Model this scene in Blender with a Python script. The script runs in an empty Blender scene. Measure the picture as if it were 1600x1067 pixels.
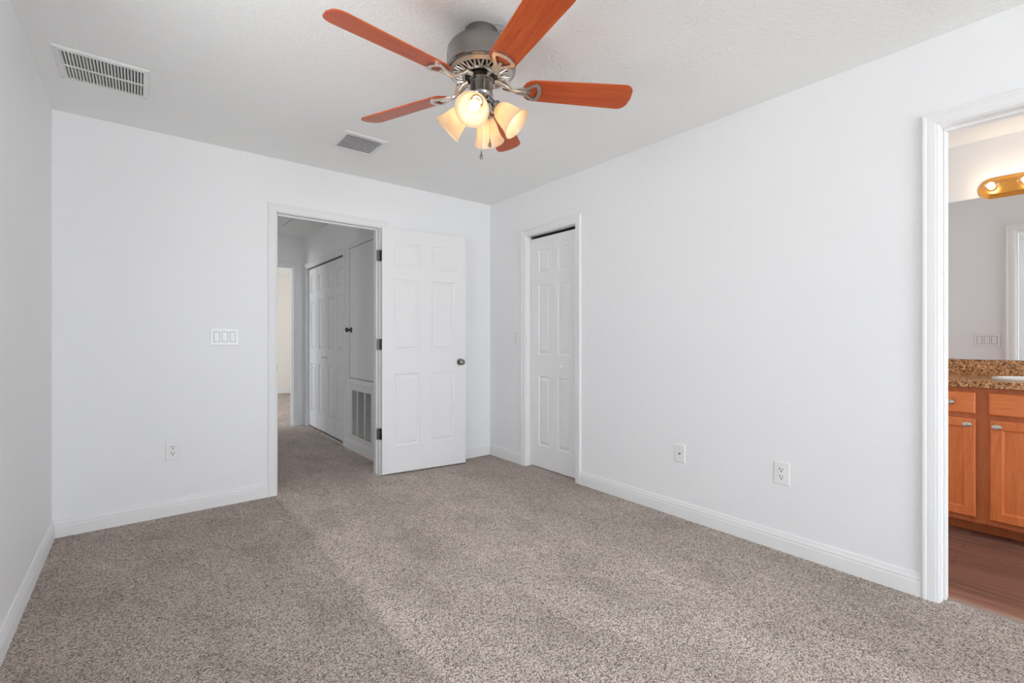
import bpy, bmesh, math, random
from mathutils import Vector, Matrix, Euler

random.seed(7)
PI = math.pi
C = bpy.context.scene.collection
SC = bpy.context.scene

# ------------------------------------------------------------------ camera, sky, exposure
YB, XR, XL, H = 3.6975, 2.6857, -0.388, 2.438      # bedroom: back wall, right wall, left wall, ceiling
YF, XM, YBATH = -3.4, 4.32, 0.95                    # front wall, bath mirror wall, bath side wall
TW = 0.12                                           # wall thickness
XH, YE, XHL = 1.691, 6.433, 0.66                    # hall right wall, hall end wall, hall left wall
YFAR, XFL = 10.43, -1.6                             # far room back wall, far room left wall
DZ = 0.0

cd = bpy.data.cameras.new('camera')
cam = bpy.data.objects.new('camera', cd); C.objects.link(cam)
cd.sensor_width = 36.0
cd.lens = 726.69 * 36 / 1600
cd.shift_y = -(533.5 - 527.84) / 1600
cd.clip_start = 0.02
YAW = math.radians(38.7043)
cam.location = (0, 0, 1.1387)
cam.rotation_euler = (PI / 2, 0, -YAW)
SC.camera = cam

SC.view_settings.view_transform = 'Standard'
SC.view_settings.look = 'None'
SC.view_settings.gamma = 1.0
SC.view_settings.use_curve_mapping = False
SC.view_settings.exposure = -0.51
SC.cycles.use_denoising = True
SC.cycles.max_bounces = 16
SC.cycles.diffuse_bounces = 12
SC.cycles.glossy_bounces = 6
SC.cycles.transmission_bounces = 8
SC.cycles.transparent_max_bounces = 12
SC.cycles.sample_clamp_indirect = 6.0
SC.cycles.caustics_reflective = False
SC.cycles.caustics_refractive = False

SKY = 17.0
w = bpy.data.worlds.new('sky'); SC.world = w
w.use_nodes = True
nt = w.node_tree; nt.nodes.clear()
wo = nt.nodes.new('ShaderNodeOutputWorld'); bg = nt.nodes.new('ShaderNodeBackground')
tc = nt.nodes.new('ShaderNodeTexCoord'); sp = nt.nodes.new('ShaderNodeSeparateXYZ')
rp = nt.nodes.new('ShaderNodeValToRGB'); mr = nt.nodes.new('ShaderNodeMapRange')
mr.inputs[1].default_value = -1; mr.inputs[2].default_value = 1
nt.links.new(tc.outputs['Generated'], sp.inputs[0]); nt.links.new(sp.outputs[2], mr.inputs[0])
nt.links.new(mr.outputs[0], rp.inputs[0]); nt.links.new(rp.outputs[0], bg.inputs[0])
e = rp.color_ramp.elements
e[0].position = 0.44; e[0].color = (1.05, 1.09, 1.105, 1)
e[1].position = 0.52; e[1].color = (0.882, 0.966, 1.045, 1)
bg.inputs[1].default_value = SKY
nt.links.new(bg.outputs[0], wo.inputs[0])

# window openings (a0, a1, z0, z1)
WIN_FRONT = (0.30, 2.00, 0.20, 2.30)       # along x on the front wall
WIN_LEFT_ADDED = (1.15, 1.85, 1.00, 1.88)         # along y on the left wall; unseen, added to brighten the right wall
WIN_FAR = (7.5, 9.1, 0.4, 2.2)             # along y on the far room's left wall
YBF = -1.9                                  # bath front wall
WIN_BATH_ADDED = (3.0, 4.15, 0.40, 1.85)         # along x on the bath front wall; unseen, added to light the bath
WIN_SIDE_ADDED = (5.05, 5.5, 0.95, 1.75)           # along y, left of the hall; invented opening that lends the hall daylight

def portal(name, loc, rot, sx, sy):
    l = bpy.data.lights.new(name, 'AREA'); l.shape = 'RECTANGLE'; l.size = sx; l.size_y = sy
    l.cycles.is_portal = True
    o = bpy.data.objects.new(name, l); C.objects.link(o); o.location = loc; o.rotation_euler = rot
a0, a1, z0, z1 = WIN_FRONT
portal('daylight_front', ((a0 + a1) / 2, YF - TW, (z0 + z1) / 2), (PI / 2, 0, 0), a1 - a0, z1 - z0)
bpy.data.objects['daylight_front'].rotation_euler = (-PI / 2, 0, PI)
a0, a1, z0, z1 = WIN_LEFT_ADDED
portal('daylight_left', (XL - TW, (a0 + a1) / 2, (z0 + z1) / 2), (PI / 2, 0, -PI / 2), a1 - a0, z1 - z0)
a0, a1, z0, z1 = WIN_FAR
portal('daylight_far', (XFL - TW, (a0 + a1) / 2, (z0 + z1) / 2), (PI / 2, 0, -PI / 2), a1 - a0, z1 - z0)

a0, a1, z0, z1 = WIN_BATH_ADDED
portal('daylight_bath', ((a0 + a1) / 2, YBF - TW, (z0 + z1) / 2), (-PI / 2, 0, PI), a1 - a0, z1 - z0)
a0, a1, z0, z1 = WIN_SIDE_ADDED
portal('daylight_side', (XFL - TW, (a0 + a1) / 2, (z0 + z1) / 2), (PI / 2, 0, -PI / 2), a1 - a0, z1 - z0)

# ------------------------------------------------------------------ materials
def mat(name, col=(.8, .8, .8), rough=.5, metal=0.0, spec=.5, emit=None, estr=0.0):
    m = bpy.data.materials.new(name); m.use_nodes = True
    b = m.node_tree.nodes['Principled BSDF']
    b.inputs['Base Color'].default_value = (*col, 1)
    b.inputs['Roughness'].default_value = rough
    b.inputs['Metallic'].default_value = metal
    b.inputs['Specular IOR Level'].default_value = spec
    if emit:
        b.inputs['Emission Color'].default_value = (*emit, 1); b.inputs['Emission Strength'].default_value = estr
    return m, m.node_tree, b

def N(t, kind, **kw):
    n = t.nodes.new(kind)
    for k, v in kw.items():
        if k in n.inputs: n.inputs[k].default_value = v
        else: setattr(n, k, v)
    return n

def coords(t, scale=(1, 1, 1), rot=(0, 0, 0), kind='Object'):
    c = N(t, 'ShaderNodeTexCoord'); mp = N(t, 'ShaderNodeMapping')
    mp.inputs['Scale'].default_value = scale; mp.inputs['Rotation'].default_value = rot
    t.links.new(c.outputs[kind], mp.inputs[0]); return mp.outputs[0]

def ramp(t, stops, src):
    r = N(t, 'ShaderNodeValToRGB'); el = r.color_ramp.elements
    while len(el) < len(stops): el.new(0.5)
    for x, (p, c) in zip(el, stops): x.position = p; x.color = (*c, 1)
    t.links.new(src, r.inputs[0]); return r.outputs[0]

def bump(t, b, src, dist, strength=1.0):
    n = N(t, 'ShaderNodeBump'); n.inputs['Distance'].default_value = dist; n.inputs['Strength'].default_value = strength
    t.links.new(src, n.inputs['Height']); t.links.new(n.outputs[0], b.inputs['Normal']); return n

def mix(t, a, b_, f, mode='MIX'):
    m = N(t, 'ShaderNodeMix', data_type='RGBA', blend_type=mode)
    for s, i in ((a, 6), (b_, 7)):
        if isinstance(s, tuple): m.inputs[i].default_value = (*s, 1)
        else: t.links.new(s, m.inputs[i])
    if isinstance(f, float): m.inputs[0].default_value = f
    else: t.links.new(f, m.inputs[0])
    return m.outputs[2]

WALL, t, b = mat('wall_paint', (.845, .85, .86), .55, spec=.3)
n = N(t, 'ShaderNodeTexNoise', Scale=90.0, Detail=3.0); t.links.new(coords(t), n.inputs['Vector']); bump(t, b, n.outputs[0], .0012, .5)
CREAM, _, _ = mat('cream_wall', (.86, .81, .745), .6, spec=.25)  # warmer base colour for the far room's back wall
CEIL, t, b = mat('ceiling_paint', (.89, .895, .885), .8, spec=.2)
n = N(t, 'ShaderNodeTexNoise', Scale=55.0, Detail=4.0, Roughness=.6); t.links.new(coords(t), n.inputs['Vector'])
cc = ramp(t, [(.45, (0, 0, 0)), (.62, (1, 1, 1))], n.outputs[0]); bump(t, b, cc, .002, .6)
TRIM, t, b = mat('white_trim_paint', (.82, .82, .82), .5, spec=.2)
DOOR, t, b = mat('white_door_paint', (.82, .82, .825), .48, spec=.25)
n = N(t, 'ShaderNodeTexNoise', Scale=30.0, Detail=4.0); t.links.new(coords(t, (8, 8, .8)), n.inputs['Vector']); bump(t, b, n.outputs[0], .0005, .4)
PLATE, _, _ = mat('white_plastic', (.83, .83, .825), .3)
VENTW, _, _ = mat('white_vent_enamel', (.80, .80, .79), .4)
BLACK, _, _ = mat('dark_cavity', (.015, .015, .016), .8)
DUCT, _, _ = mat('duct_grey', (.10, .10, .11), .7)
SLOT, _, _ = mat('dark_slot', (.02, .02, .02), .6)
SCREW, _, _ = mat('screw_metal', (.55, .55, .55), .35, 1.0)
NICKEL, t, b = mat('brushed_nickel', (.30, .295, .29), .2, 1.0)
n = N(t, 'ShaderNodeTexNoise', Scale=60.0, Detail=3.0); t.links.new(coords(t, (1, 1, 14)), n.inputs['Vector'])
t.links.new(ramp(t, [(0, (.13,) * 3), (1, (.25,) * 3)], n.outputs[0]), b.inputs['Roughness'])
IRON, _, _ = mat('blade_iron_nickel', (.66, .60, .54), .30, 1.0)
DARKMETAL, _, _ = mat('dark_metal', (.06, .055, .05), .4, 1.0)
PEWTER, _, _ = mat('pewter_metal', (.30, .28, .25), .25, 1.0)
HINGE, _, _ = mat('hinge_bronze', (.10, .10, .10), .4, 1.0)
BRASS, _, _ = mat('polished_brass', (.88, .42, .10), .20, 1.0)
KNOBN, _, _ = mat('satin_nickel', (.62, .60, .56), .28, 1.0)
PORCELAIN, _, _ = mat('white_porcelain', (.88, .87, .84), .12)
MIRROR, _, _ = mat('mirror_silver', (.86, .87, .86), .0, 1.0)

# carpet: tufted pile, several yarn shades, faint vacuum tracks
CARPET, t, b = mat('carpet_pile', (.3, .25, .22), .95, spec=.05)
v = N(t, 'ShaderNodeTexVoronoi', Scale=225.0); t.links.new(coords(t, (1, 1, 0)), v.inputs['Vector'])
n1 = N(t, 'ShaderNodeTexNoise', Scale=170.0, Detail=3.0, Roughness=.7); t.links.new(coords(t, (1, 1, 0)), n1.inputs['Vector'])
sepc = N(t, 'ShaderNodeSeparateColor'); t.links.new(v.outputs['Color'], sepc.inputs[0])
yarn = ramp(t, [(0, (.09, .068, .058)), (.24, (.38, .306, .268)), (.55, (.74, .628, .562)), (1, (.98, .885, .81))], sepc.outputs[0])
clump = ramp(t, [(.3, (.40, .38, .37)), (.7, (1.38, 1.38, 1.38))], n1.outputs[0])
col = mix(t, yarn, clump, 1.0, 'MULTIPLY')
n2 = N(t, 'ShaderNodeTexNoise', Scale=1.7, Detail=3.0, Roughness=.55, Distortion=.4); t.links.new(coords(t, (1, .55, 0), (0, 0, .9)), n2.inputs['Vector'])
track = ramp(t, [(.36, (.95, .95, .95)), (.64, (1.06, 1.06, 1.06))], n2.outputs[0])
col = mix(t, col, track, 1.0, 'MULTIPLY')
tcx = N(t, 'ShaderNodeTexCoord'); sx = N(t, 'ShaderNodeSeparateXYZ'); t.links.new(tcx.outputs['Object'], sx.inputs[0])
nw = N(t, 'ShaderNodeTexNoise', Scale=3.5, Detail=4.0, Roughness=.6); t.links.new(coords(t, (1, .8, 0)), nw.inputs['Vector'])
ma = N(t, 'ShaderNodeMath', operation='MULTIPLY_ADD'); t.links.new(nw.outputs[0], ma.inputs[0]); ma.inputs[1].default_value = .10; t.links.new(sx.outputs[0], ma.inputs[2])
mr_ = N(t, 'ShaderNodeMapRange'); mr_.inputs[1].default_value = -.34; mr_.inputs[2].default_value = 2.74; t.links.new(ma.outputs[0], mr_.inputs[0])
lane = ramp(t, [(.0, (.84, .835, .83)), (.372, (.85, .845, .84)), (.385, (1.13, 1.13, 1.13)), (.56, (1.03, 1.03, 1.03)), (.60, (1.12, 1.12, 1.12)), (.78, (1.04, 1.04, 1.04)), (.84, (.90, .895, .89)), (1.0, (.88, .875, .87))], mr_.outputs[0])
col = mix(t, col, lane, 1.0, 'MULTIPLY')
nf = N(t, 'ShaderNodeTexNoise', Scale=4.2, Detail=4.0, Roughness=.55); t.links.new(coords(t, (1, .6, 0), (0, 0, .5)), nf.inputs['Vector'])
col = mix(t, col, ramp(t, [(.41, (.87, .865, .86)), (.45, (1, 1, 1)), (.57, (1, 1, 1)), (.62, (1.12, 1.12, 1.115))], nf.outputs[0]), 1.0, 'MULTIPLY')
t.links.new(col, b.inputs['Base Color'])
b.inputs['Sheen Weight'].default_value = .35; b.inputs['Sheen Roughness'].default_value = .45; b.inputs['Sheen Tint'].default_value = (.95, .84, .75, 1)
hh = N(t, 'ShaderNodeMath', operation='SUBTRACT'); t.links.new(n1.outputs[0], hh.inputs[0]); t.links.new(v.outputs['Distance'], hh.inputs[1])
bump(t, b, hh.outputs[0], .009, .85)

def wood(name, stops, rough, axis_scale, ns=3.0, spec=.5, dist=1.2):
    m, t, b = mat(name, (.5, .3, .1), rough, spec=spec)
    n = N(t, 'ShaderNodeTexNoise', Scale=ns, Detail=6.0, Roughness=.6, Distortion=dist); t.links.new(coords(t, axis_scale), n.inputs['Vector'])
    n2 = N(t, 'ShaderNodeTexNoise', Scale=ns * 9, Detail=3.0); t.links.new(coords(t, axis_scale), n2.inputs['Vector'])
    f = N(t, 'ShaderNodeMath', operation='MULTIPLY_ADD'); t.links.new(n2.outputs[0], f.inputs[0]); f.inputs[1].default_value = .28
    s = N(t, 'ShaderNodeMath', operation='MULTIPLY'); t.links.new(n.outputs[0], s.inputs[0]); s.inputs[1].default_value = .78
    t.links.new(s.outputs[0], f.inputs[2])
    t.links.new(ramp(t, stops, f.outputs[0]), b.inputs['Base Color'])
    return m
BLADEW = wood('cherry_blade_wood', [(.3, (.30, .042, .011)), (.5, (.44, .072, .017)), (.7, (.54, .11, .026))], .33, (1.2, 16, 16), spec=.3)
CABW = wood('honey_maple_vertical', [(.3, (.57, .137, .032)), (.5, (.72, .197, .05)), (.72, (.80, .26, .078))], .38, (9, 9, .9), 2.2)
CABH = wood('honey_maple_horizontal', [(.3, (.57, .137, .032)), (.5, (.72, .197, .05)), (.72, (.80, .26, .078))], .38, (9, .9, 9), 2.2)
CABF = wood('honey_maple_frame', [(.3, (.40, .10, .028)), (.5, (.49, .135, .040)), (.72, (.56, .175, .055))], .42, (9, 9, .9), 2.2)

# laminate wood floor of the bath: planks running along y
PLANK, t, b = mat('wood_plank_floor', (.2, .12, .09), .42)
vec = coords(t, (1, 1, 1), (0, 0, PI / 2))
br = N(t, 'ShaderNodeTexBrick', Scale=1.0); br.offset = .37
for k, val in (('Brick Width', 1.2), ('Row Height', .145), ('Mortar Size', .0012), ('Mortar Smooth', .2), ('Bias', 0.0)): br.inputs[k].default_value = val
br.inputs['Color1'].default_value = (.62, .62, .62, 1); br.inputs['Color2'].default_value = (1.15, 1.12, 1.1, 1); br.inputs['Mortar'].default_value = (.25, .22, .2, 1)
t.links.new(vec, br.inputs['Vector'])
n = N(t, 'ShaderNodeTexNoise', Scale=3.0, Detail=7.0, Roughness=.62, Distortion=.8); t.links.new(coords(t, (11, .7, 1)), n.inputs['Vector'])
g = ramp(t, [(.3, (.125, .06, .044)), (.5, (.25, .125, .09)), (.7, (.40, .225, .165))], n.outputs[0])
t.links.new(mix(t, g, br.outputs[0], 1.0, 'MULTIPLY'), b.inputs['Base Color'])

# speckled brown laminate stone
STONE, t, b = mat('speckled_stone_top', (.4, .25, .15), .18)
n = N(t, 'ShaderNodeTexNoise', Scale=70.0, Detail=5.0, Roughness=.7, Distortion=.6); t.links.new(coords(t), n.inputs['Vector'])
v = N(t, 'ShaderNodeTexVoronoi', Scale=150.0); t.links.new(coords(t), v.inputs['Vector'])
sepc = N(t, 'ShaderNodeSeparateColor'); t.links.new(v.outputs['Color'], sepc.inputs[0])
c1 = ramp(t, [(.36, (.06, .028, .015)), (.45, (.38, .16, .055)), (.56, (.66, .36, .165)), (.72, (.80, .55, .33))], n.outputs[0])
c2 = ramp(t, [(.86, (1, 1, 1)), (.9, (.12, .08, .06))], sepc.outputs[0])
t.links.new(mix(t, c1, c2, .85, 'MULTIPLY'), b.inputs['Base Color'])

# frosted amber lamp glass
SHADE = bpy.data.materials.new('frosted_shade_glass'); SHADE.use_nodes = True
t = SHADE.node_tree; t.nodes.clear()
o = N(t, 'ShaderNodeOutputMaterial'); tr = N(t, 'ShaderNodeBsdfTranslucent'); df = N(t, 'ShaderNodeBsdfDiffuse'); gl = N(t, 'ShaderNodeBsdfGlossy', Roughness=.25)
n = N(t, 'ShaderNodeTexNoise', Scale=14.0, Detail=4.0, Distortion=1.0); t.links.new(coords(t), n.inputs['Vector'])
cc = ramp(t, [(.35, (.91, .75, .55)), (.65, (.95, .85, .69))], n.outputs[0])
t.links.new(cc, tr.inputs[0]); t.links.new(cc, df.inputs[0])
m1 = N(t, 'ShaderNodeMixShader'); m1.inputs[0].default_value = .45
m2 = N(t, 'ShaderNodeMixShader'); m2.inputs[0].default_value = .04
t.links.new(tr.outputs[0], m1.inputs[1]); t.links.new(df.outputs[0], m1.inputs[2])
t.links.new(m1.outputs[0], m2.inputs[1]); t.links.new(gl.outputs[0], m2.inputs[2]); t.links.new(m2.outputs[0], o.inputs[0])

def emitter(name, col, s):
    m = bpy.data.materials.new(name); m.use_nodes = True; t = m.node_tree; t.nodes.clear()
    o = N(t, 'ShaderNodeOutputMaterial'); e = N(t, 'ShaderNodeEmission'); e.inputs[0].default_value = (*col, 1); e.inputs[1].default_value = s
    t.links.new(e.outputs[0], o.inputs[0]); return m
FANBULB = emitter('warm_bulb_glow', (1.0, .77, .50), 20.0)
BATHBULB = emitter('vanity_bulb_glow', (1.0, .80, .58), 92.0)

# thin clear glass
CLEAR = bpy.data.materials.new('clear_thin_glass'); CLEAR.use_nodes = True
t = CLEAR.node_tree; t.nodes.clear()
o = N(t, 'ShaderNodeOutputMaterial'); tr = N(t, 'ShaderNodeBsdfTransparent'); gl = N(t, 'ShaderNodeBsdfGlossy', Roughness=.02); fr = N(t, 'ShaderNodeLayerWeight', Blend=.5)
pw = N(t, 'ShaderNodeMath', operation='POWER'); t.links.new(fr.outputs['Facing'], pw.inputs[0]); pw.inputs[1].default_value = 4.5
pm = N(t, 'ShaderNodeMath', operation='MULTIPLY_ADD'); t.links.new(pw.outputs[0], pm.inputs[0]); pm.inputs[1].default_value = .6; pm.inputs[2].default_value = .035
m1 = N(t, 'ShaderNodeMixShader'); t.links.new(pm.outputs[0], m1.inputs[0]); t.links.new(tr.outputs[0], m1.inputs[1]); t.links.new(gl.outputs[0], m1.inputs[2]); t.links.new(m1.outputs[0], o.inputs[0])

# ------------------------------------------------------------------ mesh helpers
class MB:
    def __init__(s): s.bm = bmesh.new()
    def box(s, x0, x1, y0, y1, z0, z1):
        x0, x1 = sorted((x0, x1)); y0, y1 = sorted((y0, y1)); z0, z1 = sorted((z0, z1))
        v = [s.bm.verts.new((x, y, z)) for x in (x0, x1) for y in (y0, y1) for z in (z0, z1)]
        for f in ((0, 1, 3, 2), (4, 6, 7, 5), (0, 4, 5, 1), (2, 3, 7, 6), (0, 2, 6, 4), (1, 5, 7, 3)): s.bm.faces.new([v[i] for i in f])
        return s
    def rings(s, rings, closed=True, cap0=True, cap1=True, M=None, loop=False):
        R = []
        for r in rings: R.append([s.bm.verts.new(M @ Vector(p) if M else Vector(p)) for p in r])
        n = len(R[0]); m = len(R)
        for i in range(m if loop else m - 1):
            A, B = R[i], R[(i + 1) % m]
            for j in range(n if closed else n - 1):
                k = (j + 1) % n
                try: s.bm.faces.new((A[j], A[k], B[k], B[j]))
                except ValueError: pass
        if not loop:
            if cap0: s.bm.faces.new(R[0][::-1])
            if cap1: s.bm.faces.new(R[-1])
        return s
    def lathe(s, prof, seg=32, M=None, loop=False):
        eps = 1e-5
        rr = [[(max(r, eps) * math.cos(2 * PI * j / seg), max(r, eps) * math.sin(2 * PI * j / seg), z) for j in range(seg)] for r, z in prof]
        return s.rings(rr, M=M, loop=loop)
    def tube(s, pts, r, seg=10):
        pts = [Vector(p) for p in pts]; rr = []
        up = Vector((0, 0, 1))
        for i, p in enumerate(pts):
            d = (pts[min(i + 1, len(pts) - 1)] - pts[max(i - 1, 0)]).normalized()
            a = d.cross(up); a = a.normalized() if a.length > 1e-4 else Vector((1, 0, 0)); bb = d.cross(a).normalized()
            ri = r[i] if isinstance(r, (list, tuple)) else r
            rr.append([p + ri * (math.cos(2 * PI * j / seg) * a + math.sin(2 * PI * j / seg) * bb) for j in range(seg)])
        return s.rings(rr)
    def prism(s, poly, z0, z1, M=None):
        return s.rings([[(x, y, z0) for x, y in poly], [(x, y, z1) for x, y in poly]], M=M)
    def ringprism(s, outer, inner, z0, z1, M=None):
        L = [[(x, y, z0) for x, y in outer], [(x, y, z1) for x, y in outer], [(x, y, z1) for x, y in inner], [(x, y, z0) for x, y in inner]]
        return s.rings(L, M=M, loop=True)
    def sphere(s, c, r, seg=20, rng=12, sz=1.0, M=None):
        prof = [(r * math.sin(PI * i / rng), -r * sz * math.cos(PI * i / rng)) for i in range(rng + 1)]
        T = Matrix.Translation(c); return s.lathe(prof, seg, (M @ T) if M else T)
    def build(s, name, m, parent=None, smooth=False, bevel=0.0, seg=2, loc=None, angle=35):
        bmesh.ops.remove_doubles(s.bm, verts=s.bm.verts, dist=2e-6)
        bmesh.ops.recalc_face_normals(s.bm, faces=s.bm.faces)
        me = bpy.data.meshes.new(name); s.bm.to_mesh(me); s.bm.free()
        o = bpy.data.objects.new(name, me); C.objects.link(o)
        if m: me.materials.append(m)
        if parent: o.parent = parent
        if loc: o.location = loc
        if smooth:
            me.polygons.foreach_set('use_smooth', [True] * len(me.polygons))
            try: me.set_sharp_from_angle(angle=math.radians(angle))
            except Exception: pass
        if bevel:
            bv = o.modifiers.new('bevel', 'BEVEL'); bv.width = bevel; bv.segments = seg; bv.limit_method = 'ANGLE'; bv.angle_limit = math.radians(40)
        return o

def tag(o, label, cat, group=None, kind=None):
    o['label'] = label; o['category'] = cat
    if group: o['group'] = group
    if kind: o['kind'] = kind
    return o
def struct(o, label, cat): return tag(o, label, cat, kind='structure')
def thing(name, label, cat, loc=(0, 0, 0), rot=(0, 0, 0), group=None, kind=None):
    o = bpy.data.objects.new(name, None); C.objects.link(o); o.location = loc; o.rotation_euler = rot
    o.empty_display_size = .1
    return tag(o, label, cat, group, kind)

# plane mappers: (a, z, d) -> xyz, d is the distance out of the wall into the room
def on_back(y): return lambda a, z, d: (a, y - d, z)
def on_right(x): return lambda a, z, d: (x - d, a, z)
def on_left(x): return lambda a, z, d: (x + d, a, z)
def on_front(y): return lambda a, z, d: (a, y + d, z)

CASING = [(0, 0), (0, .007), (.004, .0095), (.009, .0095), (.012, .0115), (.030, .0135), (.040, .0135), (.044, .0165), (.052, .0175), (.0575, .015), (.0575, 0)]
def sweep(mb, path, prof, mp, closed=False):
    n = len(path); P = [Vector((p[0], p[1])) for p in path]; R = []
    for i in range(n):
        dirs = []
        if i > 0 or closed: dirs.append((P[i] - P[i - 1]).normalized())
        if i < n - 1 or closed: dirs.append((P[(i + 1) % n] - P[i]).normalized())
        ns = [Vector((-d.y, d.x)) for d in dirs]
        mit = ns[0] if len(ns) == 1 else (ns[0] + ns[1]) / (1 + ns[0].dot(ns[1]))
        R.append([mp(P[i].x + o * mit.x, P[i].y + o * mit.y, d) for o, d in prof])
    return mb.rings(R, loop=closed)

BASEP = [(0, 0), (0, .0135), (.062, .0135), (.066, .0115), (.072, .0115), (.076, .0125), (.088, .0085), (.098, .0065), (.102, .004), (.102, 0)]
def baseboard(name, runs, label):
    mb = MB()
    for mp, a0, a1 in runs:
        mb.rings([[mp(a, z, d) for z, d in BASEP] for a in (a0, a1)])
    return struct(mb.build(name, TRIM), label, 'baseboard')

def wall(name, axis, at, a0, a1, openings, label, thick=TW, z1=H, m=None):
    """axis 'x': wall runs along x at y in [at, at+thick]; axis 'y': runs along y at x in [at, at+thick]"""
    mb = MB()
    def bx(p, q, zz0, zz1):
        if q - p < 1e-6 or zz1 - zz0 < 1e-6: return
        if axis == 'x': mb.box(p, q, at, at + thick, zz0, zz1)
        else: mb.box(at, at + thick, p, q, zz0, zz1)
    cur = a0
    for o0, o1, oz0, oz1 in sorted(openings):
        bx(cur, o0, 0, z1); bx(o0, o1, 0, oz0); bx(o0, o1, oz1, z1); cur = o1
    bx(cur, a1, 0, z1)
    return struct(mb.build(name, m or WALL), label, 'wall')

# ------------------------------------------------------------------ room shell
J = .018                                              # jamb board thickness
BD0, BD1, BDT = .780, 1.552, 2.048                    # bedroom door opening
CD0, CD1, CDT = 2.553, 3.146, 2.040                   # closet opening along y
WD0, WD1, WDT = -.360, .406, 2.046                    # bath opening along y
ED0, ED1, EDT = .780, 1.545, 2.050                    # hall end doorway
HB0, HB1, HBT = 4.972, 6.362, 2.035                   # hall bifold opening along y

mb = MB(); mb.box(XL - TW, 2.7445, YF - TW, YB, -.06, 0); mb.box(XFL - TW, 2.7445, YB, YFAR + TW, -.06, 0); mb.box(2.7445, XM + .1, 1.0, YFAR + TW, -.06, 0)
struct(mb.build('floor', CARPET), 'taupe cut pile carpet covering the bedroom floor and hall', 'carpet')
mb = MB(); mb.box(2.7445, XM + .1, YF - TW, 1.0, -.06, -.004)
struct(mb.build('floor_bath', PLANK), 'reddish brown wood plank floor in the bath beyond the right doorway', 'floor')
mb = MB(); mb.box(XL - TW, XM + TW, YF - TW, YB, H, H + .1); mb.box(XFL - TW, XM + TW, YB, YFAR + TW, H, H + .1)
struct(mb.build('ceiling', CEIL), 'white textured ceiling above the bedroom', 'ceiling')

wall('wall_back', 'x', YB, XFL, XR, [(BD0 - J, BD1 + J, 0, BDT + J)], 'white back wall with the open bedroom doorway')
wall('wall_right', 'y', XR, YF, YB + TW, [(CD0 - J, CD1 + J, 0, CDT + J), (WD0 - J, WD1 + J, 0, WDT + J)], 'white long right wall with closet door and bath doorway')
wall('wall_left', 'y', XL - TW, YF, YB, [WIN_LEFT_ADDED], 'white left wall at the edge of the picture')
wall('wall_front', 'x', YF - TW, XL - TW, XR + TW, [WIN_FRONT], 'white window wall behind the viewer')
wall('wall_hall_left', 'y', XHL - TW, YB + TW, 4.75, [], 'white left wall of the hall')  # stops short to let daylight from the added side window in
wall('wall_hall_right', 'y', XH, YB + TW, YE, [(HB0 - J, HB1 + J, 0, HBT + J)], 'grey shaded right wall of the hall with bifold doors')
wall('wall_hall_end', 'x', YE, XFL - TW, XM, [(ED0 - J, ED1 + J, 0, EDT + J)], 'end wall of the hall with a doorway into a bright room')
wall('wall_far_back', 'x', YFAR, XFL - TW, XM, [], 'cream coloured wall of the room beyond the hall', m=CREAM)
wall('wall_far_left', 'y', XFL - TW, YB, YFAR, [WIN_FAR, WIN_SIDE_ADDED], 'window wall of the room beyond the hall')
wall('wall_bath_mirror', 'y', XM, YF, YFAR + TW, [], 'white bath wall carrying the mirror and light bar')
wall('wall_bath_front', 'x', YBF - TW, XR + TW, XM, [WIN_BATH_ADDED], 'bath wall behind the viewer with the added window')
wall('wall_bath_side', 'x', YBATH, XR + TW, XM, [], 'white side wall of the bath')
mb = MB(); mb.box(3.0, 3.08, YE + TW, YFAR, 0, H)
struct(mb.build('wall_far_right', WALL), 'right wall of the room beyond the hall', 'wall')

# baseboards
baseboard('baseboard_back', [(on_back(YB), XL, BD0 - .063), (on_back(YB), BD1 + .063, XR)], 'white moulded baseboard along the back wall')
baseboard('baseboard_left', [(on_left(XL), YF, YB)], 'white moulded baseboard along the left wall')
baseboard('baseboard_right', [(on_right(XR), CD1 + .063, YB), (on_right(XR), WD1 + .063, CD0 - .063), (on_right(XR), YF, WD0 - .063)], 'white moulded baseboard along the right wall')
baseboard('baseboard_hall', [(on_right(XH), YB + TW + .016, HB0 - .063)], 'white baseboard under the return air grille in the hall')
baseboard('baseboard_far', [(on_back(YFAR), XFL, 3.0)], 'white baseboard in the bright room beyond the hall')

# ------------------------------------------------------------------ door frames: jamb, stop, casings
def frame(name, label, o0, o1, top, mpf, mpb, depth, stop_at=None, both=True, flip=False):
    """mpf maps (a, z, d) with d towards the room; the jamb runs from d=0 back to d=-depth"""
    root = thing(name, label, 'door frame', kind='structure')
    def bx(mb, a0, a1, z0, z1, d0, d1):
        p, q = mpf(a0, z0, d0), mpf(a1, z1, d1); mb.box(p[0], q[0], p[1], q[1], p[2], q[2])
    mb = MB()
    bx(mb, o0 - J, o0, 0, top + J, 0, -depth); bx(mb, o1, o1 + J, 0, top + J, 0, -depth); bx(mb, o0, o1, top, top + J, 0, -depth)
    mb.build('jamb', TRIM, root, bevel=.001)
    if stop_at is not None:
        mb = MB(); s0, s1 = -stop_at, -stop_at - .035
        bx(mb, o0, o0 + .011, 0, top - .011, s0, s1); bx(mb, o1 - .011, o1, 0, top - .011, s0, s1); bx(mb, o0, o1, top - .011, top, s0, s1)
        mb.build('door_stop', TRIM, root, bevel=.002)
    r = .005
    path = [(o0 - r, 0), (o0 - r, top + r), (o1 + r, top + r), (o1 + r, 0)]
    mb = MB(); sweep(mb, path, CASING, mpf); mb.build('casing', TRIM, root)
    if both:
        mb = MB(); sweep(mb, path, CASING, lambda a, z, d: mpf(a, z, -depth - d)); mb.build('casing', TRIM, root)
    return root
tb = frame('trim_1', 'white moulded casing around the open bedroom doorway', BD0, BD1, BDT, on_back(YB), None, TW, .040)
mb = MB(); mb.box(BD0, BD0 + .002, YB + .004, YB + .032, .895, .955)
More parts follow.
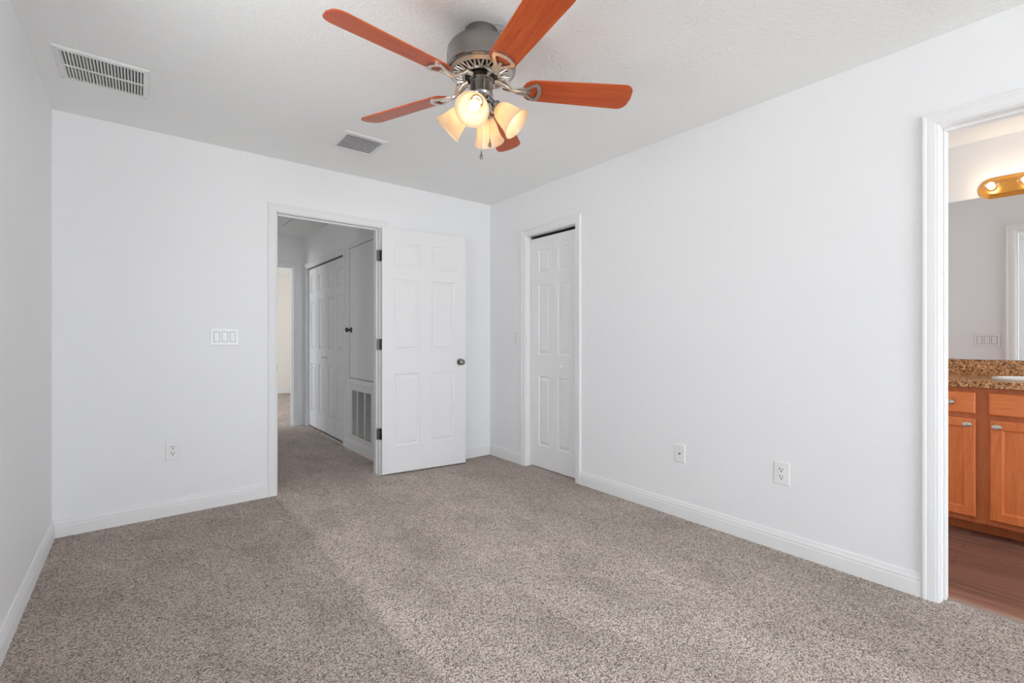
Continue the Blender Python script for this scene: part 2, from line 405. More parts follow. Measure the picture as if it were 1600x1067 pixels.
mb.build('strike_plate', HINGE, tb)
frame('trim_2', 'white moulded casing around the narrow closet door', CD0, CD1, CDT, on_right(XR), None, TW, None, False)
frame('trim_3', 'white moulded casing around the bath doorway', WD0, WD1, WDT, on_right(XR), None, TW, .045)
frame('trim_4', 'grey shaded casing around the doorway at the hall end', ED0, ED1, EDT, on_back(YE), None, TW, .040)
frame('trim_5', 'casing around the double bifold doors in the hall', HB0, HB1, HBT, on_right(XH), None, TW, None, False)

# threshold strip between carpet and plank floor
mb = MB(); mb.rings([[(2.742, y, -.003), (2.745, y, .005), (2.752, y, .0075), (2.775, y, .0065), (2.786, y, -.004)] for y in (WD0, WD1)])
struct(mb.build('trim_6', wood('threshold_wood', [(.3, (.20, .145, .115)), (.5, (.28, .205, .165)), (.7, (.36, .27, .21))], .3, (9, .8, 9))), 'thin wood threshold strip where the carpet meets the plank floor', 'threshold')
mb = MB(); mb.box(XH - .004, XH + .006, HB0, HB1 - .62, 0, .005)
struct(mb.build('trim_7', PLATE), 'thin white strip on the carpet in front of the hall bifold doors', 'floor strip')

# ------------------------------------------------------------------ windows out of view, some added for their light
FRAMEM, _, _ = mat('window_frame_vinyl', (.85, .85, .85), .35)
def window(name, label, wa, mp, bars):
    a0, a1, z0, z1 = wa
    root = thing(name, label, 'window', kind='structure')
    mb = MB()
    def bx(p0, p1, q0, q1):
        p, q = mp(p0, q0, -.03), mp(p1, q1, -.09); mb.box(p[0], q[0], p[1], q[1], p[2], q[2])
    t_ = .04
    bx(a0, a1, z0, z0 + t_); bx(a0, a1, z1 - t_, z1); bx(a0, a0 + t_, z0, z1); bx(a1 - t_, a1, z0, z1)
    for i in range(1, bars): 
        a = a0 + (a1 - a0) * i / bars; bx(a - .025, a + .025, z0, z1)
    bx(a0, a1, (z0 + z1) / 2 - .02, (z0 + z1) / 2 + .02)
    mb.build('window_frame', FRAMEM, root)
    mb = MB(); p, q = mp(a0 + .01, z0 + .01, -.058), mp(a1 - .01, z1 - .01, -.062); mb.box(p[0], q[0], p[1], q[1], p[2], q[2])
    mb.build('window_pane', CLEAR, root)
    return root
window('window_1', 'white framed window in the wall behind the viewer', WIN_FRONT, on_front(YF), 2)
window('window_2', 'white framed window of the room beyond the hall', WIN_FAR, on_left(XFL), 3)
window('added_window_3', 'white framed bath window, unseen and added to light the bath', WIN_BATH_ADDED, on_front(YBF), 1)
window('added_window_5', 'white framed unseen window added in the left wall to brighten the right wall', WIN_LEFT_ADDED, on_left(XL), 1)
window('added_window_4', 'white framed unseen window added left of the hall to light it', WIN_SIDE_ADDED, on_left(XFL), 1)

# ------------------------------------------------------------------ panelled doors
def panel_slab(mb, wd, ht, th, panels, M=None, both=True, deep=.0085):
    """slab 0..wd (x), 0..ht (z), faces at y=0 (front, towards -y) and y=th; panels = [(x0,x1,z0,z1)]"""
    xs = sorted({0, wd, *[p[0] for p in panels], *[p[1] for p in panels]})
    zs = sorted({0, ht, *[p[2] for p in panels], *[p[3] for p in panels]})
    bm = mb.bm
    def V(x, y, z):
        p = Vector((x, y, z)); return bm.verts.new(M @ p if M else p)
    rings = [(0, 0), (.003, deep * .5), (.008, deep), (.018, deep), (.036, .0015)]
    for side in (0, 1):
        if side and not both: 
            bm.faces.new([V(0, th, 0), V(0, th, ht), V(wd, th, ht), V(wd, th, 0)]); continue
        for i in range(len(xs) - 1):
            for j in range(len(zs) - 1):
                xa, xb, za, zb = xs[i], xs[i + 1], zs[j], zs[j + 1]
                xm, zm = (xa + xb) / 2, (za + zb) / 2
                inp = any(p[0] < xm < p[1] and p[2] < zm < p[3] for p in panels)
                yy = lambda d: d if side == 0 else th - d
                if not inp:
                    bm.faces.new([V(xa, yy(0), za), V(xb, yy(0), za), V(xb, yy(0), zb), V(xa, yy(0), zb)])
        for (xa, xb, za, zb) in panels:
            yy = lambda d: d if side == 0 else th - d
            R = [[V(xa + k, yy(d), za + k), V(xb - k, yy(d), za + k), V(xb - k, yy(d), zb - k), V(xa + k, yy(d), zb - k)] for k, d in rings]
            for A, B in zip(R, R[1:]):
                for q in range(4): bm.faces.new((A[q], A[(q + 1) % 4], B[(q + 1) % 4], B[q]))
            bm.faces.new(R[-1])
    for (p, q) in (((0, 0), (wd, 0)), ((wd, 0), (wd, ht)), ((wd, ht), (0, ht)), ((0, ht), (0, 0))):
        bm.faces.new([V(p[0], 0, p[1]), V(q[0], 0, q[1]), V(q[0], th, q[1]), V(p[0], th, p[1])])
    return mb

def knob_on(parent, loc, axis, m, label=None, r=.026, name='door_knob'):
    """door knob: rose, neck and ball; axis = outward direction"""
    z = Vector(axis).normalized(); M = Matrix.Translation(loc) @ z.to_track_quat('Z', 'Y').to_matrix().to_4x4()
    mb = MB(); s = r / .026
    prof = [(.0, -.002), (.031, -.002), (.031, .004), (.026, .009), (.013, .011), (.0105, .026), (.014, .031), (.022, .036), (.0262, .044), (.0265, .050), (.023, .058), (.014, .0635), (.006, .064), (.0, .0635)]
    mb.lathe([(a * s, b_ * s) for a, b_ in prof], 28, M)
    o = mb.build(name, m, parent, smooth=True)
    if label: o['label'] = label
    return o

# open bedroom door: local x along the width from the hinge, local -y faces the room
ANG = math.atan2(3.547 - 3.645, 2.300 - 1.5545)
DW, DHT = .757, 2.034
d1 = thing('door_1', 'white six panel bedroom door standing open against the back wall', 'door', (1.5545, 3.645, .014), (0, 0, ANG), kind='structure')
rows = [(.222, .822), (1.015, 1.615), (1.717, 1.920)]
pan = [(x0, x1, a, b_) for (a, b_) in rows for (x0, x1) in ((.110, .322), (.434, .648))]
mb = MB(); panel_slab(mb, DW, DHT, .035, pan); mb.build('door_leaf', DOOR, d1)
knob_on(d1, (.700, 0, .909), (0, -1, 0), PEWTER, 'dark pewter round knob')
for zc in (1.805, 1.071, .330):
    mb = MB()
    mb.tube([(-.007, .040, zc - .046), (-.007, .040, zc + .046)], .0062, 12)
    mb.box(-.0022, .0, .001, .037, zc - .0445, zc + .0445)
    mb.box(-.034, -.007, .0400, .0422, zc - .0445, zc + .0445)
    h_ = mb.build('hinge', HINGE, d1, smooth=True)

def bifold(name, label, y0, y1, zb, zt, face, n, rows, knobs, deep=.010):
    """n leaves between y0 (near) and y1 (far) on a plane x=face, seen from -x"""
    root = thing(name, label, 'door', (face, y1, zb), (0, 0, -PI / 2), kind='structure')
    wd = (y1 - y0) / n
    for i in range(n):
        outer_first = (i % 2 == 0)
        a, b_ = (.100, .046) if outer_first else (.046, .100)
        g0 = .004 if n == 4 else .0006; M = Matrix.Translation((i * wd + g0, 0, 0))
        if n == 4: a, b_ = (.085, .050) if outer_first else (.050, .085)
        mb = MB(); panel_slab(mb, wd - 2 * g0, zt - zb, .032, [(a, wd - 2 * g0 - b_, p, q) for p, q in rows], M, deep=deep)
        mb.build('door_leaf', DOOR, root)
    for kx, kz in knobs:
        M = Matrix.Translation((kx, 0, kz)) @ Matrix.Rotation(PI / 2, 4, 'X')
        mb = MB(); mb.lathe([(0, -.002), (.009, -.002), (.0085, .010), (.011, .016), (.0165, .022), (.0165, .027), (.010, .032), (0, .033)], 24, M)
        mb.build('door_knob', PLATE, root, smooth=True)
    return root
rowsC = [(.190, .796), (.982, 1.592), (1.694, 1.898)]
bf = bifold('door_2', 'narrow white bifold closet door with a small white knob', CD0 + .003, CD1 - .006, .008, 2.015, XR + .050, 2, rowsC, [(.402, .886)])
mb = MB(); mb.box(.0, .585, .004, .030, 2.019, 2.030); mb.build('track', DARKMETAL, bf)
mb = MB(); mb.box(.006, .030, -.006, .006, 2.008, 2.014); mb.build('pivot_bracket', SCREW, bf)
bh = bifold('door_3', 'pair of white bifold closet doors on the right side of the hall', HB0 + .004, HB1 - .004, .020, 2.018, XH + .029, 4, rowsC, [(.628, .888), (.752, .888)], .0135)
mb = MB(); mb.box(0, 1.38, .004, .030, 2.0, 2.013); mb.build('track', DARKMETAL, bh)

# access door of the air handler closet, above the return grille
ac = thing('door_4', 'flat white access door with a dark knob above the hall air grille', 'door', (XH, 4.77, .733), (0, 0, -PI / 2), kind='structure')
AW, AH = .66, 1.317
mb = MB(); mb.box(0, AW, -.006, -.001, 0, AH); mb.build('door_leaf', DOOR, ac, bevel=.001)
mb = MB(); path = [(-.005, -.005), (-.005, AH + .005), (AW + .005, AH + .005), (AW + .005, -.005)]
sweep(mb, path, CASING, lambda a, z, d: (a, -d, z), closed=True); mb.build('casing', TRIM, ac)
mb = MB(); mb.box(-.005, -.001, -.0065, -.001, 0, AH); mb.box(-.005, AW, -.0065, -.001, AH + .001, AH + .005); mb.box(-.005, AW, -.0065, -.001, -.005, -.001); mb.build('gap', SLOT, ac)
knob_on(ac, (.045, -.006, .487), (0, -1, 0), HINGE, 'dark metal knob', r=.024)

# return air grille below it
GW, GH = .575, .520
gr = thing('return_air_grille', 'white louvred return air grille low on the hall wall', 'vent', (XH, 4.738, .130), (0, 0, -PI / 2))
mb = MB(); mb.ringprism([(0, 0), (GW, 0), (GW, GH), (0, GH)], [(.035, .035), (GW - .035, .035), (GW - .035, GH - .035), (.035, GH - .035)], 0, .010, Matrix.Rotation(PI / 2, 4, 'X'))
mb.build('grille_frame', VENTW, gr, bevel=.002)
mb = MB(); mb.box(.03, GW - .03, -.0015, -.0005, .03, GH - .03); mb.build('backing', BLACK, gr)
mb = MB(); z = .045
while z < GH - .04:
    mb.rings([[(x, -.002, z + .0044), (x, -.0030, z + .0056), (x, -.0112, z + .0016), (x, -.0104, z + .0004)] for x in (.034, GW - .034)]); z += .0127
mb.build('louvers', VENTW, gr)
mb = MB()
for k in (1, 2): mb.box(GW * k / 3 - .007, GW * k / 3 + .007, -.0115, -.002, .03, GH - .03)
mb.build('mullion', VENTW, gr)

# attic hatch in the hall ceiling
ht = thing('attic_hatch', 'flat attic hatch panel in the hall ceiling', 'hatch', (.71, 5.15, H))
mb = MB(); mb.box(0, .595, 0, .73, -.0015, 0); mb.build('gap', SLOT, ht)
mb = MB(); mb.box(.010, .585, .010, .720, -.006, -.0015); mb.build('panel', CEIL, ht)

# ------------------------------------------------------------------ ceiling vents
def vent(name, label, x0, x1, y0, y1, border, kind):
    v = thing(name, label, 'vent', (x0, y0, H), group='ceiling vents of the bedroom')
    wx, wy = x1 - x0, y1 - y0; b_ = border
    R = lambda k: [(k, k), (wx - k, k), (wx - k, wy - k), (k, wy - k)]
    mb = MB(); L = []
    for k, z in ((0, 0), (.001, -.005), (.006, -.009), (b_ - .004, -.011), (b_, -.008), (b_, -.001)): L.append([(x, y, z) for x, y in R(k)])
    mb.rings(L, loop=False, cap0=False, cap1=False)
    mb.build('vent_frame', VENTW, v)
    mb = MB(); mb.box(b_ - .003, wx - b_ + .003, b_ - .003, wy - b_ + .003, -.0012, -.0004); mb.build('duct_backing', BLACK if kind == 'bars' else DUCT, v)
    mb = MB()
    if kind == 'bars':
        n = 24; p = (wx - 2 * b_) / n
        for i in range(n):
            x = b_ + p * i
            mb.rings([[(x + .0005, y, -.0095), (x + .0035, y, -.0100), (x + .0085, y, -.0028), (x + .0075, y, -.0020)] for y in (b_ - .001, wy - b_ + .001)])
        mb.box(b_ - .001, wx - b_ + .001, wy / 2 - .006, wy / 2 + .006, -.0112, -.006)
    else:
        n = 9; p = (wy - 2 * b_) / n
        for i in range(n):
            y = b_ + p * i + .004
            sec = [(y + .001, -.0105), (y + .006, -.0108), (y + .012, -.0095), (y + .0175, -.0062), (y + .021, -.002)]
            sec2 = [(q - .0006, z + .0016) for q, z in sec][::-1]
            mb.rings([[(x, q, z) for q, z in sec + sec2] for x in (b_ - .001, wx - b_ + .001)])
    mb.build('louvers', VENTW, v)
    for sx, sy in ((.012, .012), (wx - .012, .012), (wx - .012, wy - .012), (.012, wy - .012)):
        mb = MB(); mb.lathe([(0, -.0122), (.003, -.0118), (.0036, -.009), (0, -.009)], 10, Matrix.Translation((sx, sy, 0))); mb.build('screw', SCREW, v)
    return v
vent('ceiling_vent', 'white ceiling register with two rows of slits by the left wall', -.306, .040, 2.868, 3.203, .025, 'bars')
vent('ceiling_vent', 'small white ceiling vent with curved louvers behind the fan', 1.003, 1.290, 2.916, 3.214, .028, 'curved')

# ------------------------------------------------------------------ wall plates (local: x across, y up, z out of the wall)
def rot_for(face):     # matrix taking local (x, y, z-out) onto a wall
    return {'back': Euler((PI / 2, 0, 0)), 'right': Euler((PI / 2, 0, -PI / 2)), 'bath': Euler((PI / 2, 0, PI / 2))}[face]
def rrect(w_, h_, r, n=4, cx=0, cy=0):
    pts = []
    for (sx, sy, a) in ((1, 1, 0), (-1, 1, 90), (-1, -1, 180), (1, -1, 270)):
        for i in range(n + 1):
            t_ = math.radians(a + 90 * i / n); pts.append((cx + sx * (w_ / 2 - r) + r * math.cos(t_), cy + sy * (h_ / 2 - r) + r * math.sin(t_)))
    return pts
def plate_body(mb, w_, h_):
    L = []
    for k, z in ((0, 0), (0, .002), (.0015, .0045), (.004, .0058)): L.append([(x, y, z) for x, y in rrect(w_ - 2 * k, h_ - 2 * k, .004)])
    mb.rings(L)
def wall_plate(name, label, cat, loc, face, w_, h_):
    r = thing(name, label, cat, loc, rot_for(face), {'light switch': 'rocker light switches on the walls', 'power outlet': 'duplex outlets low on the walls'}.get(cat)); mb = MB(); plate_body(mb, w_, h_); mb.build('cover_plate', PLATE, r); return r
def screw(parent, x, y, z=.0058):
    mb = MB(); mb.lathe([(0, z - .001), (.0032, z - .001), (.0030, z + .0006), (0, z + .001)], 12, Matrix.Translation((x, y, 0))); return mb.build('screw', PLATE, parent, smooth=True)
def rockers(parent, n, states):
    for i in range(n):
        x = (i - (n - 1) / 2) * .046
        mb = MB(); mb.box(x - .0175, x + .0175, -.0345, .0345, .0052, .0060); mb.build('rocker_gap', SLOT, parent)
        mb = MB(); up = states[i]
        z0_, z1_ = (.0075, .0105) if up else (.0105, .0075)
        mb.rings([[(x - .0155, y, .004), (x + .0155, y, .004), (x + .0155, y, z), (x - .0155, y, z)] for y, z in ((-.0325, z0_), (0, .0078), (.0325, z1_))]); mb.build('rocker', PLATE, parent, bevel=.0008)
        for y in (-.048, .048): screw(parent, x, y)
def outlet_faces(parent):
    for yc in (-.0195, .0195):
        mb = MB()
        pts = [(.0172 * math.cos(a), max(-.0138, min(.0138, .0172 * math.sin(a)))) for a in [2 * PI * k / 28 for k in range(28)]]
        mb.prism([(x, y + yc) for x, y in pts], .004, .0085); f = mb.build('socket_face', PLATE, parent, bevel=.0005)
        mb = MB()
        mb.box(-.0092, -.0055, yc + .0000, yc + .0100, .0083, .0089); mb.box(.0055, .0088, yc + .0010, yc + .0092, .0083, .0089)
        mb.lathe([(0, .0083), (.0036, .0083), (.0036, .0089), (0, .0089)], 12, Matrix.Translation((0, yc - .0075, 0)))
        mb.build('slots', SLOT, f)
    screw(parent, 0, 0)
p = wall_plate('light_switch', 'white triple rocker switch plate left of the bedroom doorway', 'light switch', (.454, YB, 1.146), 'back', .168, .117)
rockers(p, 3, (False, False, True))
p = wall_plate('power_outlet', 'white duplex outlet low on the left part of the back wall', 'power outlet', (.168, YB, .416), 'back', .078, .124); outlet_faces(p)
p = wall_plate('power_outlet', 'white duplex outlet low on the right wall nearer the bath doorway', 'power outlet', (XR, 1.040, .414), 'right', .078, .122); outlet_faces(p)
p = wall_plate('light_switch', 'single white rocker switch between the corner and the closet door', 'light switch', (XR, 3.291, 1.146), 'right', .074, .117); rockers(p, 1, (True,))
p = wall_plate('cable_outlet', 'white coax cable plate low on the right wall', 'cable outlet', (XR, 1.640, .404), 'right', .072, .114)
mb = MB(); mb.lathe([(0, .005), (.0060, .005), (.0060, .0075), (.0044, .008), (.0044, .014), (.0030, .0145), (.0028, .012), (0, .012)], 16); mb.build('coax_connector', PEWTER, p, smooth=True)
for y in (-.042, .042): screw(p, 0, y)
p = wall_plate('light_switch', 'triple rocker switch on the bath wall, seen only in the mirror', 'light switch', (XR + TW, .580, 1.120), 'bath', .168, .117); rockers(p, 3, (True, False, True))

# ------------------------------------------------------------------ bath vanity
XF = 3.765                      # face frame plane
YS = .394                       # seam between the two cabinets
YV0, YV1 = -.372, YBATH - .002
def raised_front(mb, x, y0, y1, z0, z1, t_=.019):
    L = []
    for k, d in ((0, 0), (0, t_ - .005), (.006, t_), (.010, t_)): L.append([(x - d, y0 + k, z0 + k), (x - d, y1 - k, z0 + k), (x - d, y1 - k, z1 - k), (x - d, y0 + k, z1 - k)])
    mb.rings(L)
def shaker(mb_f, mb_p, x, y0, y1, z0, z1, t_=.019, s=.056):
    # frame ring and recessed panel with a sloped inner edge
    def q(k, d): return [(x - d, y0 + k, z0 + k), (x - d, y1 - k, z0 + k), (x - d, y1 - k, z1 - k), (x - d, y0 + k, z1 - k)]
    mb_f.rings([q(0, .001), q(0, t_ - .004), (q(.005, t_)), q(s - .010, t_), q(s, t_ - .011), q(s, .001)], loop=True)
    mb_p.rings([q(s - .001, .001), q(s - .001, .009)])
def cab_knob(parent, x, y, z):
    M = Matrix.Translation((x, y, z)) @ Matrix.Rotation(-PI / 2, 4, 'Y') @ Matrix.Diagonal((1, 1.45, 1, 1))
    mb = MB(); mb.lathe([(0, -.001), (.006, -.001), (.005, .012), (.009, .016), (.0135, .020), (.0138, .023), (.010, .027), (0, .0285)], 24, M)
    return mb.build('knob', KNOBN, parent, smooth=True)
def cabinet(label, y0, y1, fronts, doors):
    root = thing('vanity_cabinet', label, 'cabinet', (0, 0, 0), group='maple vanity cabinets in the bath')
    mb = MB(); mb.box(XF, XF + .019, y0, y1, .075, .853); mb.box(XF + .019, XM - .004, y0, y0 + .016, .075, .853); mb.box(XF + .019, XM - .004, y1 - .016, y1, .075, .853)
    mb.box(XF + .019, XM - .004, y0 + .016, y1 - .016, .075, .091); mb.box(XM - .010, XM - .004, y0 + .016, y1 - .016, .091, .853); mb.build('cabinet_box', CABF, root)
    mb = MB(); mb.box(XF + .100, XF + .112, y0, y1, -.003, .075); mb.build('toe_kick', CABF, root)
    for a, b_, kn, nm in fronts:
        mb = MB(); raised_front(mb, XF, a, b_, .702, .824); f = mb.build(nm, CABH, root)
        if kn: cab_knob(f, XF - .019, (a + b_) / 2, .763)
    for a, b_, ky in doors:
        f_, p_ = MB(), MB(); shaker(f_, p_, XF, a, b_, .108, .672); f = f_.build('cabinet_door', CABW, root)
        p_.build('door_panel', CABW, f); cab_knob(f, XF - .019, ky, .640)
    return root
cabinet('narrow honey maple vanity cabinet with drawer, hidden partly by the bath door jamb', YS, YV1, [(.420, .632, True, 'drawer'), (.690, .920, True, 'drawer')], [(.420, .632, .452), (.690, .920, .888)])
cabinet('honey maple sink cabinet with false drawer front at the picture edge', YV0, YS, [(-.345, .366, False, 'false_front')], [(.016, .361, .333), (-.345, .006, -.318)])
# countertop with sink cut-out is one slab with its backsplash
SCY, SCX, SA, SB = .105, 4.03, .265, .175
ct = thing('vanity_countertop', 'speckled brown stone countertop with backsplash on the vanity', 'countertop', (0, 0, 0))
mb = MB(); n = 48
ell = [(SCX + SB * math.cos(2 * PI * k / n), SCY + SA * math.sin(2 * PI * k / n)) for k in range(n)]
def sq(k):
    a = 2 * PI * k / n; c_, s_ = math.cos(a), math.sin(a); m_ = 1 / max(abs(c_), abs(s_)); u, v_ = c_ * m_, s_ * m_
    x0_, x1_, y0_, y1_ = 3.735, XM - .001, YV0 - .006, YV1
    return (SCX + (u * (x1_ - SCX) if u > 0 else u * (SCX - x0_)), SCY + (v_ * (y1_ - SCY) if v_ > 0 else v_ * (SCY - y0_)))
mb.ringprism([sq(k) for k in range(n)], ell, .8535, .8945)
mb.build('countertop', STONE, ct, bevel=.003)
mb = MB(); mb.box(XM - .021, XM - .001, YV0 - .006, YV1, .8945, .995); mb.build('backsplash', STONE, ct, bevel=.002)
sk = thing('sink_basin', 'white oval drop-in sink in the speckled countertop', 'sink', (SCX, SCY, .895))
mb = MB(); R_ = []
for kx, z in ((1.05, .0002), (1.05, .006), (1.02, .011), (.97, .011), (.94, .004), (.90, -.03), (.75, -.09), (.45, -.125), (.1, -.132), (.1, -.137), (.48, -.131), (.79, -.094), (.945, -.03), (.955, .0002)):
    R_.append([(SB * kx * math.cos(2 * PI * k / n), SA * kx * math.sin(2 * PI * k / n), z) for k in range(n)])
mb.rings(R_, loop=True); mb.build('basin', PORCELAIN, sk, smooth=True)
mb = MB(); mb.lathe([(0, -.1325), (.022, -.1325), (.022, -.130), (.015, -.129), (0, -.1295)], 20); mb.build('drain', KNOBN, sk, smooth=True)

mb = MB(); mb.box(XM - .006, XM - .0005, YV0, YV1, .997, 2.060)
tag(mb.build('vanity_mirror', MIRROR), 'frameless wall mirror above the vanity reflecting the bath wall', 'mirror')

# brass light bar
LBY, LBZ, LBN, LBS = .404, 2.106, 4, .1525
lb = thing('vanity_light_bar', 'polished brass light bar with clear globe bulbs above the mirror', 'light bar', (XM, LBY, LBZ))
def track(hl, r, n=14):   # stadium outline, from y=+r to the far end
    L = (LBN - 1) * LBS; pts = []
    for i in range(n + 1): a = -PI / 2 + PI * i / n; pts.append((hl + r * math.cos(a), r * math.sin(a)))
    for i in range(n + 1): a = PI / 2 + PI * i / n; pts.append((-L - hl + r * math.cos(a), r * math.sin(a)))
    return pts
mb = MB(); L_ = []
for r, z in ((.068, 0), (.068, .008), (.063, .010), (.062, .016), (.056, .018), (.055, .024), (.049, .026), (.048, .034), (.042, .037)):
    L_.append([(-z, y, zz) for y, zz in track(0, r)])
mb.rings(L_); mb.build('brass_plate', BRASS, lb, smooth=True, angle=25)
for k in range(LBN):
    y = -LBS * k
    M = Matrix.Translation((-.037, y, 0)) @ Matrix.Rotation(-PI / 2, 4, 'Y')
    mb = MB(); mb.lathe([(0, -.001), (.024, -.001), (.024, .012), (.018, .014), (.018, .022), (0, .022)], 24, M); s = mb.build('lamp_socket', BRASS, lb, smooth=True)
    mb = MB(); prof = [(.014, .020), (.016, .028)] + [(.045 * math.sin(a), .070 - .045 * math.cos(a)) for a in [PI * (.12 + .88 * i / 16) for i in range(17)]]
    mb.lathe(prof, 28, M); mb.build('globe_bulb', CLEAR, s, smooth=True, angle=80)
    mb = MB(); mb.sphere((0, 0, .066), .017, 16, 10, 1.1, M); g_ = mb.build('filament', BATHBULB, s, smooth=True, angle=80)

# ------------------------------------------------------------------ ceiling fan with light kit
FX, FY = 1.135, 1.6255
fan = thing('ceiling_fan', 'brushed nickel ceiling fan with five cherry blades and four lit shades', 'ceiling fan', (FX, FY, H))
zz = lambda z: z - H
def lth(prof): return [(r, zz(z)) for r, z in prof]
mb = MB(); mb.lathe(lth([(0, H), (.070, H), (.070, 2.432), (.068, 2.424), (.068, 2.385), (.074, 2.380), (.074, 2.372), (0, 2.372)]), 48); mb.build('canopy', NICKEL, fan, smooth=True)
mb = MB(); mb.lathe(lth([(0, 2.376), (.085, 2.376), (.118, 2.372), (.136, 2.364), (.1435, 2.352), (.1455, 2.338), (.1455, 2.286), (.1475, 2.282), (.1475, 2.272), (.142, 2.266), (.134, 2.264), (.132, 2.268), (0, 2.268)]), 64); mb.build('motor_housing', NICKEL, fan, smooth=True)
mb = MB(); mb.lathe(lth([(0, 2.268), (.130, 2.268), (.122, 2.262), (.09, 2.256), (.07, 2.254), (0, 2.254)]), 48); mb.build('motor_core', DARKMETAL, fan, smooth=True)
mb = MB()   # ornamental vent ring: radial ribs and two hoops
mb.lathe(lth([(.134, 2.268), (.134, 2.262), (.118, 2.255), (.116, 2.259)]), 48, loop=True)
mb.lathe(lth([(.084, 2.253), (.084, 2.247), (.070, 2.246), (.070, 2.252)]), 48, loop=True)
for k in range(20):
    a = 2 * PI * k / 20
    for da in (-.05, .05):
        c0, c1 = a + da * 2.0, a + da * .5
        P0 = Vector((.120 * math.cos(c0), .120 * math.sin(c0), zz(2.2575))); P1 = Vector((.080 * math.cos(c1), .080 * math.sin(c1), zz(2.2495)))
        mb.tube([P0, P1], .0042, 6)
mb.build('vent_ring', IRON, fan, smooth=True)
mb = MB(); mb.lathe(lth([(0, 2.254), (.068, 2.254), (.068, 2.247), (.060, 2.246), (.060, 2.236), (0, 2.236)]), 40); mb.build('flywheel', DARKMETAL, fan, smooth=True)
mb = MB(); mb.lathe(lth([(0, 2.240), (.050, 2.240), (.051, 2.232), (.0475, 2.229), (.0475, 2.176), (.050, 2.172), (.049, 2.164), (.040, 2.152), (.030, 2.146), (.026, 2.128), (.020, 2.118), (.014, 2.112), (.016, 2.104), (.013, 2.096), (.006, 2.090), (0, 2.089)]), 40); mb.build('switch_housing', NICKEL, fan, smooth=True)

# blades
def blade_outline():
    r0, r1 = .176, .660; pts = []
    w0, w1 = .056, .0685
    for i in range(9):                      # rounded root
        a = PI / 2 + PI * i / 8; pts.append((r0 + .048 + .048 * math.cos(a), w0 * math.sin(a)))
    rc = .042
    for i in range(7): a = -PI / 2 + PI / 2 * i / 6; pts.append((r1 - rc + rc * math.cos(a), -w1 + rc + rc * math.sin(a)))
    pts.append((r1 + .004, 0))
    for i in range(7): a = PI / 2 * i / 6; pts.append((r1 - rc + rc * math.cos(a), w1 - rc + rc * math.sin(a)))
    return pts
def iron_loops():
    outer = [(.150, -.012), (.178, -.016), (.205, -.030), (.222, -.040), (.236, -.043), (.247, -.036), (.256, -.018), (.259, 0), (.256, .018), (.247, .036), (.236, .043), (.222, .040), (.205, .030), (.178, .016), (.150, .012)]
    inner = [(.186, -.004), (.192, -.007), (.210, -.019), (.222, -.026), (.231, -.028), (.236, -.024), (.240, -.012), (.242, 0), (.240, .012), (.236, .024), (.231, .028), (.222, .026), (.210, .019), (.192, .007), (.186, .004)]
    g = lambda q: [(x, y * 1.13) for x, y in q]
    return g(outer), g(inner)
BLZ, PITCH = 2.205, math.radians(-15)
for k in range(5):
    a = math.radians(-31 + 72 * k)
    mb = MB(); mb.prism(blade_outline(), -.003, .003)
    bl = mb.build('fan_blade', BLADEW, fan, bevel=.0012)
    bl.location = (0, 0, zz(BLZ)); bl.rotation_euler = Euler((PITCH, 0, a), 'XYZ')
    mb = MB(); o_, i_ = iron_loops(); mb.ringprism(o_, i_, -.0115, -.0032)
    mb.rings([[(.150, -.0085, -.004), (.150, .0085, -.004), (.150, .006, -.016), (.150, -.006, -.016)], [(.212, -.0075, -.004), (.212, .0075, -.004), (.212, .005, -.0125), (.212, -.005, -.0125)]])
    stem = [(.058, 0, .034), (.085, 0, .030), (.112, 0, .012), (.135, 0, -.004), (.152, 0, -.009), (.170, 0, -.009)]
    mb.tube(stem, [.011, .0095, .0085, .0085, .009, .007], 10)
    for s in (-1, 1): mb.tube([(.135, 0, -.005), (.118, s * .016, .006), (.098, s * .030, .026)], [.006, .005, .005], 8)
    for sx, sy in ((.248, 0), (.2, .019), (.2, -.019)): mb.lathe([(0, -.0138), (.0035, -.0132), (.0042, -.0112), (0, -.0112)], 10, Matrix.Translation((sx, sy, 0)))
    mb.build('blade_iron', IRON, bl, smooth=True, angle=40)

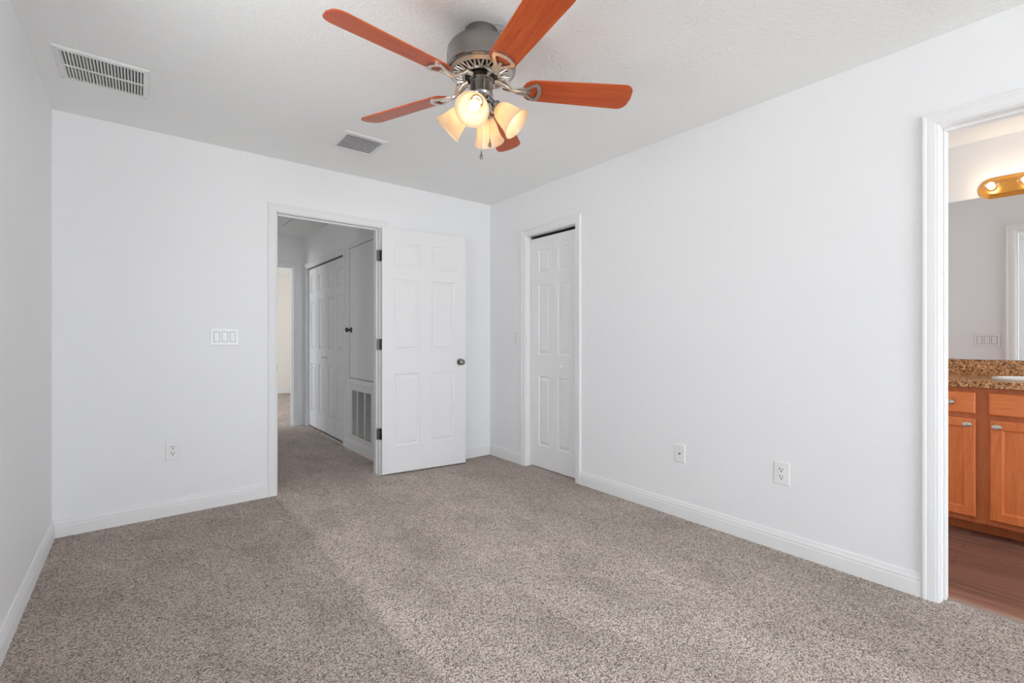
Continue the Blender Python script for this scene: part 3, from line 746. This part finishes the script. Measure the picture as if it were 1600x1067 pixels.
# light arms with shades; the near one is turned 13 degrees off the line to the viewer
Fv = Vector((math.sin(YAW), math.cos(YAW), 0)); Rv = Vector((math.cos(YAW), -math.sin(YAW), 0))
base = -Fv * math.cos(math.radians(10)) - Rv * math.sin(math.radians(10))
TILT = math.radians(43)
for k in range(4):
    d = Matrix.Rotation(PI / 2 * k, 3, 'Z') @ base
    ax = (d * math.cos(TILT) - Vector((0, 0, 1)) * math.sin(TILT)).normalized()
    o0 = d * .070 + Vector((0, 0, zz(2.113)))
    M = Matrix.Translation(o0) @ ax.to_track_quat('Z', 'Y').to_matrix().to_4x4()
    mb = MB(); mb.tube([d * .026 + Vector((0, 0, zz(2.150))), d * .044 + Vector((0, 0, zz(2.142))), o0 - ax * .010], [.012, .012, .012], 12)
    mb.lathe([(0, -.022), (.016, -.022), (.0235, -.014), (.0245, .010), (.0225, .014), (0, .014)], 28, M)
    arm = mb.build('light_arm', NICKEL, fan, smooth=True)
    po = [(.0262, .004), (.031, .010), (.0385, .022), (.0445, .040), (.0485, .060), (.0530, .080), (.0590, .098), (.0665, .112), (.0690, .115)]
    pi_ = [(r - .0028, z + .0006) for r, z in po][::-1]
    mb = MB(); mb.lathe(po + pi_, 40, M, loop=True); mb.build('lamp_shade', SHADE, arm, smooth=True, angle=60)
    mb = MB(); mb.lathe([(0, .012), (.0125, .012), (.0125, .030), (.0115, .032), (0, .032)], 20, M); mb.build('lamp_socket', PLATE, arm, smooth=True)
    mb = MB(); mb.lathe([(0, .032), (.010, .032), (.013, .040), (.0195, .050), (.0225, .060), (.0215, .070), (.016, .079), (.008, .083), (0, .084)], 20, M); mb.build('light_bulb', FANBULB, arm, smooth=True, angle=80)
for off, zend in ((-Fv * .043 + Rv * .003, 1.912), (Rv * .037 - Fv * .012, 1.975)):
    mb = MB(); mb.tube([off + Vector((0, 0, zz(2.175))), off + Vector((0, 0, zz(zend)))], .0011, 6)
    for k in range(int((2.17 - zend) / .006)): mb.lathe([(0, -.0017), (.0017, 0), (0, .0017)], 6, Matrix.Translation(off + Vector((0, 0, zz(2.17 - .006 * k)))))
    ch = mb.build('pull_chain', SCREW, fan)
    mb = MB(); mb.lathe([(0, .004), (.0022, .004), (.003, -.006), (.0062, -.016), (.0075, -.022), (.006, -.028), (0, -.031)], 16, Matrix.Translation(off + Vector((0, 0, zz(zend)))))
    mb.build('chain_pendant', PEWTER, ch, smooth=True)
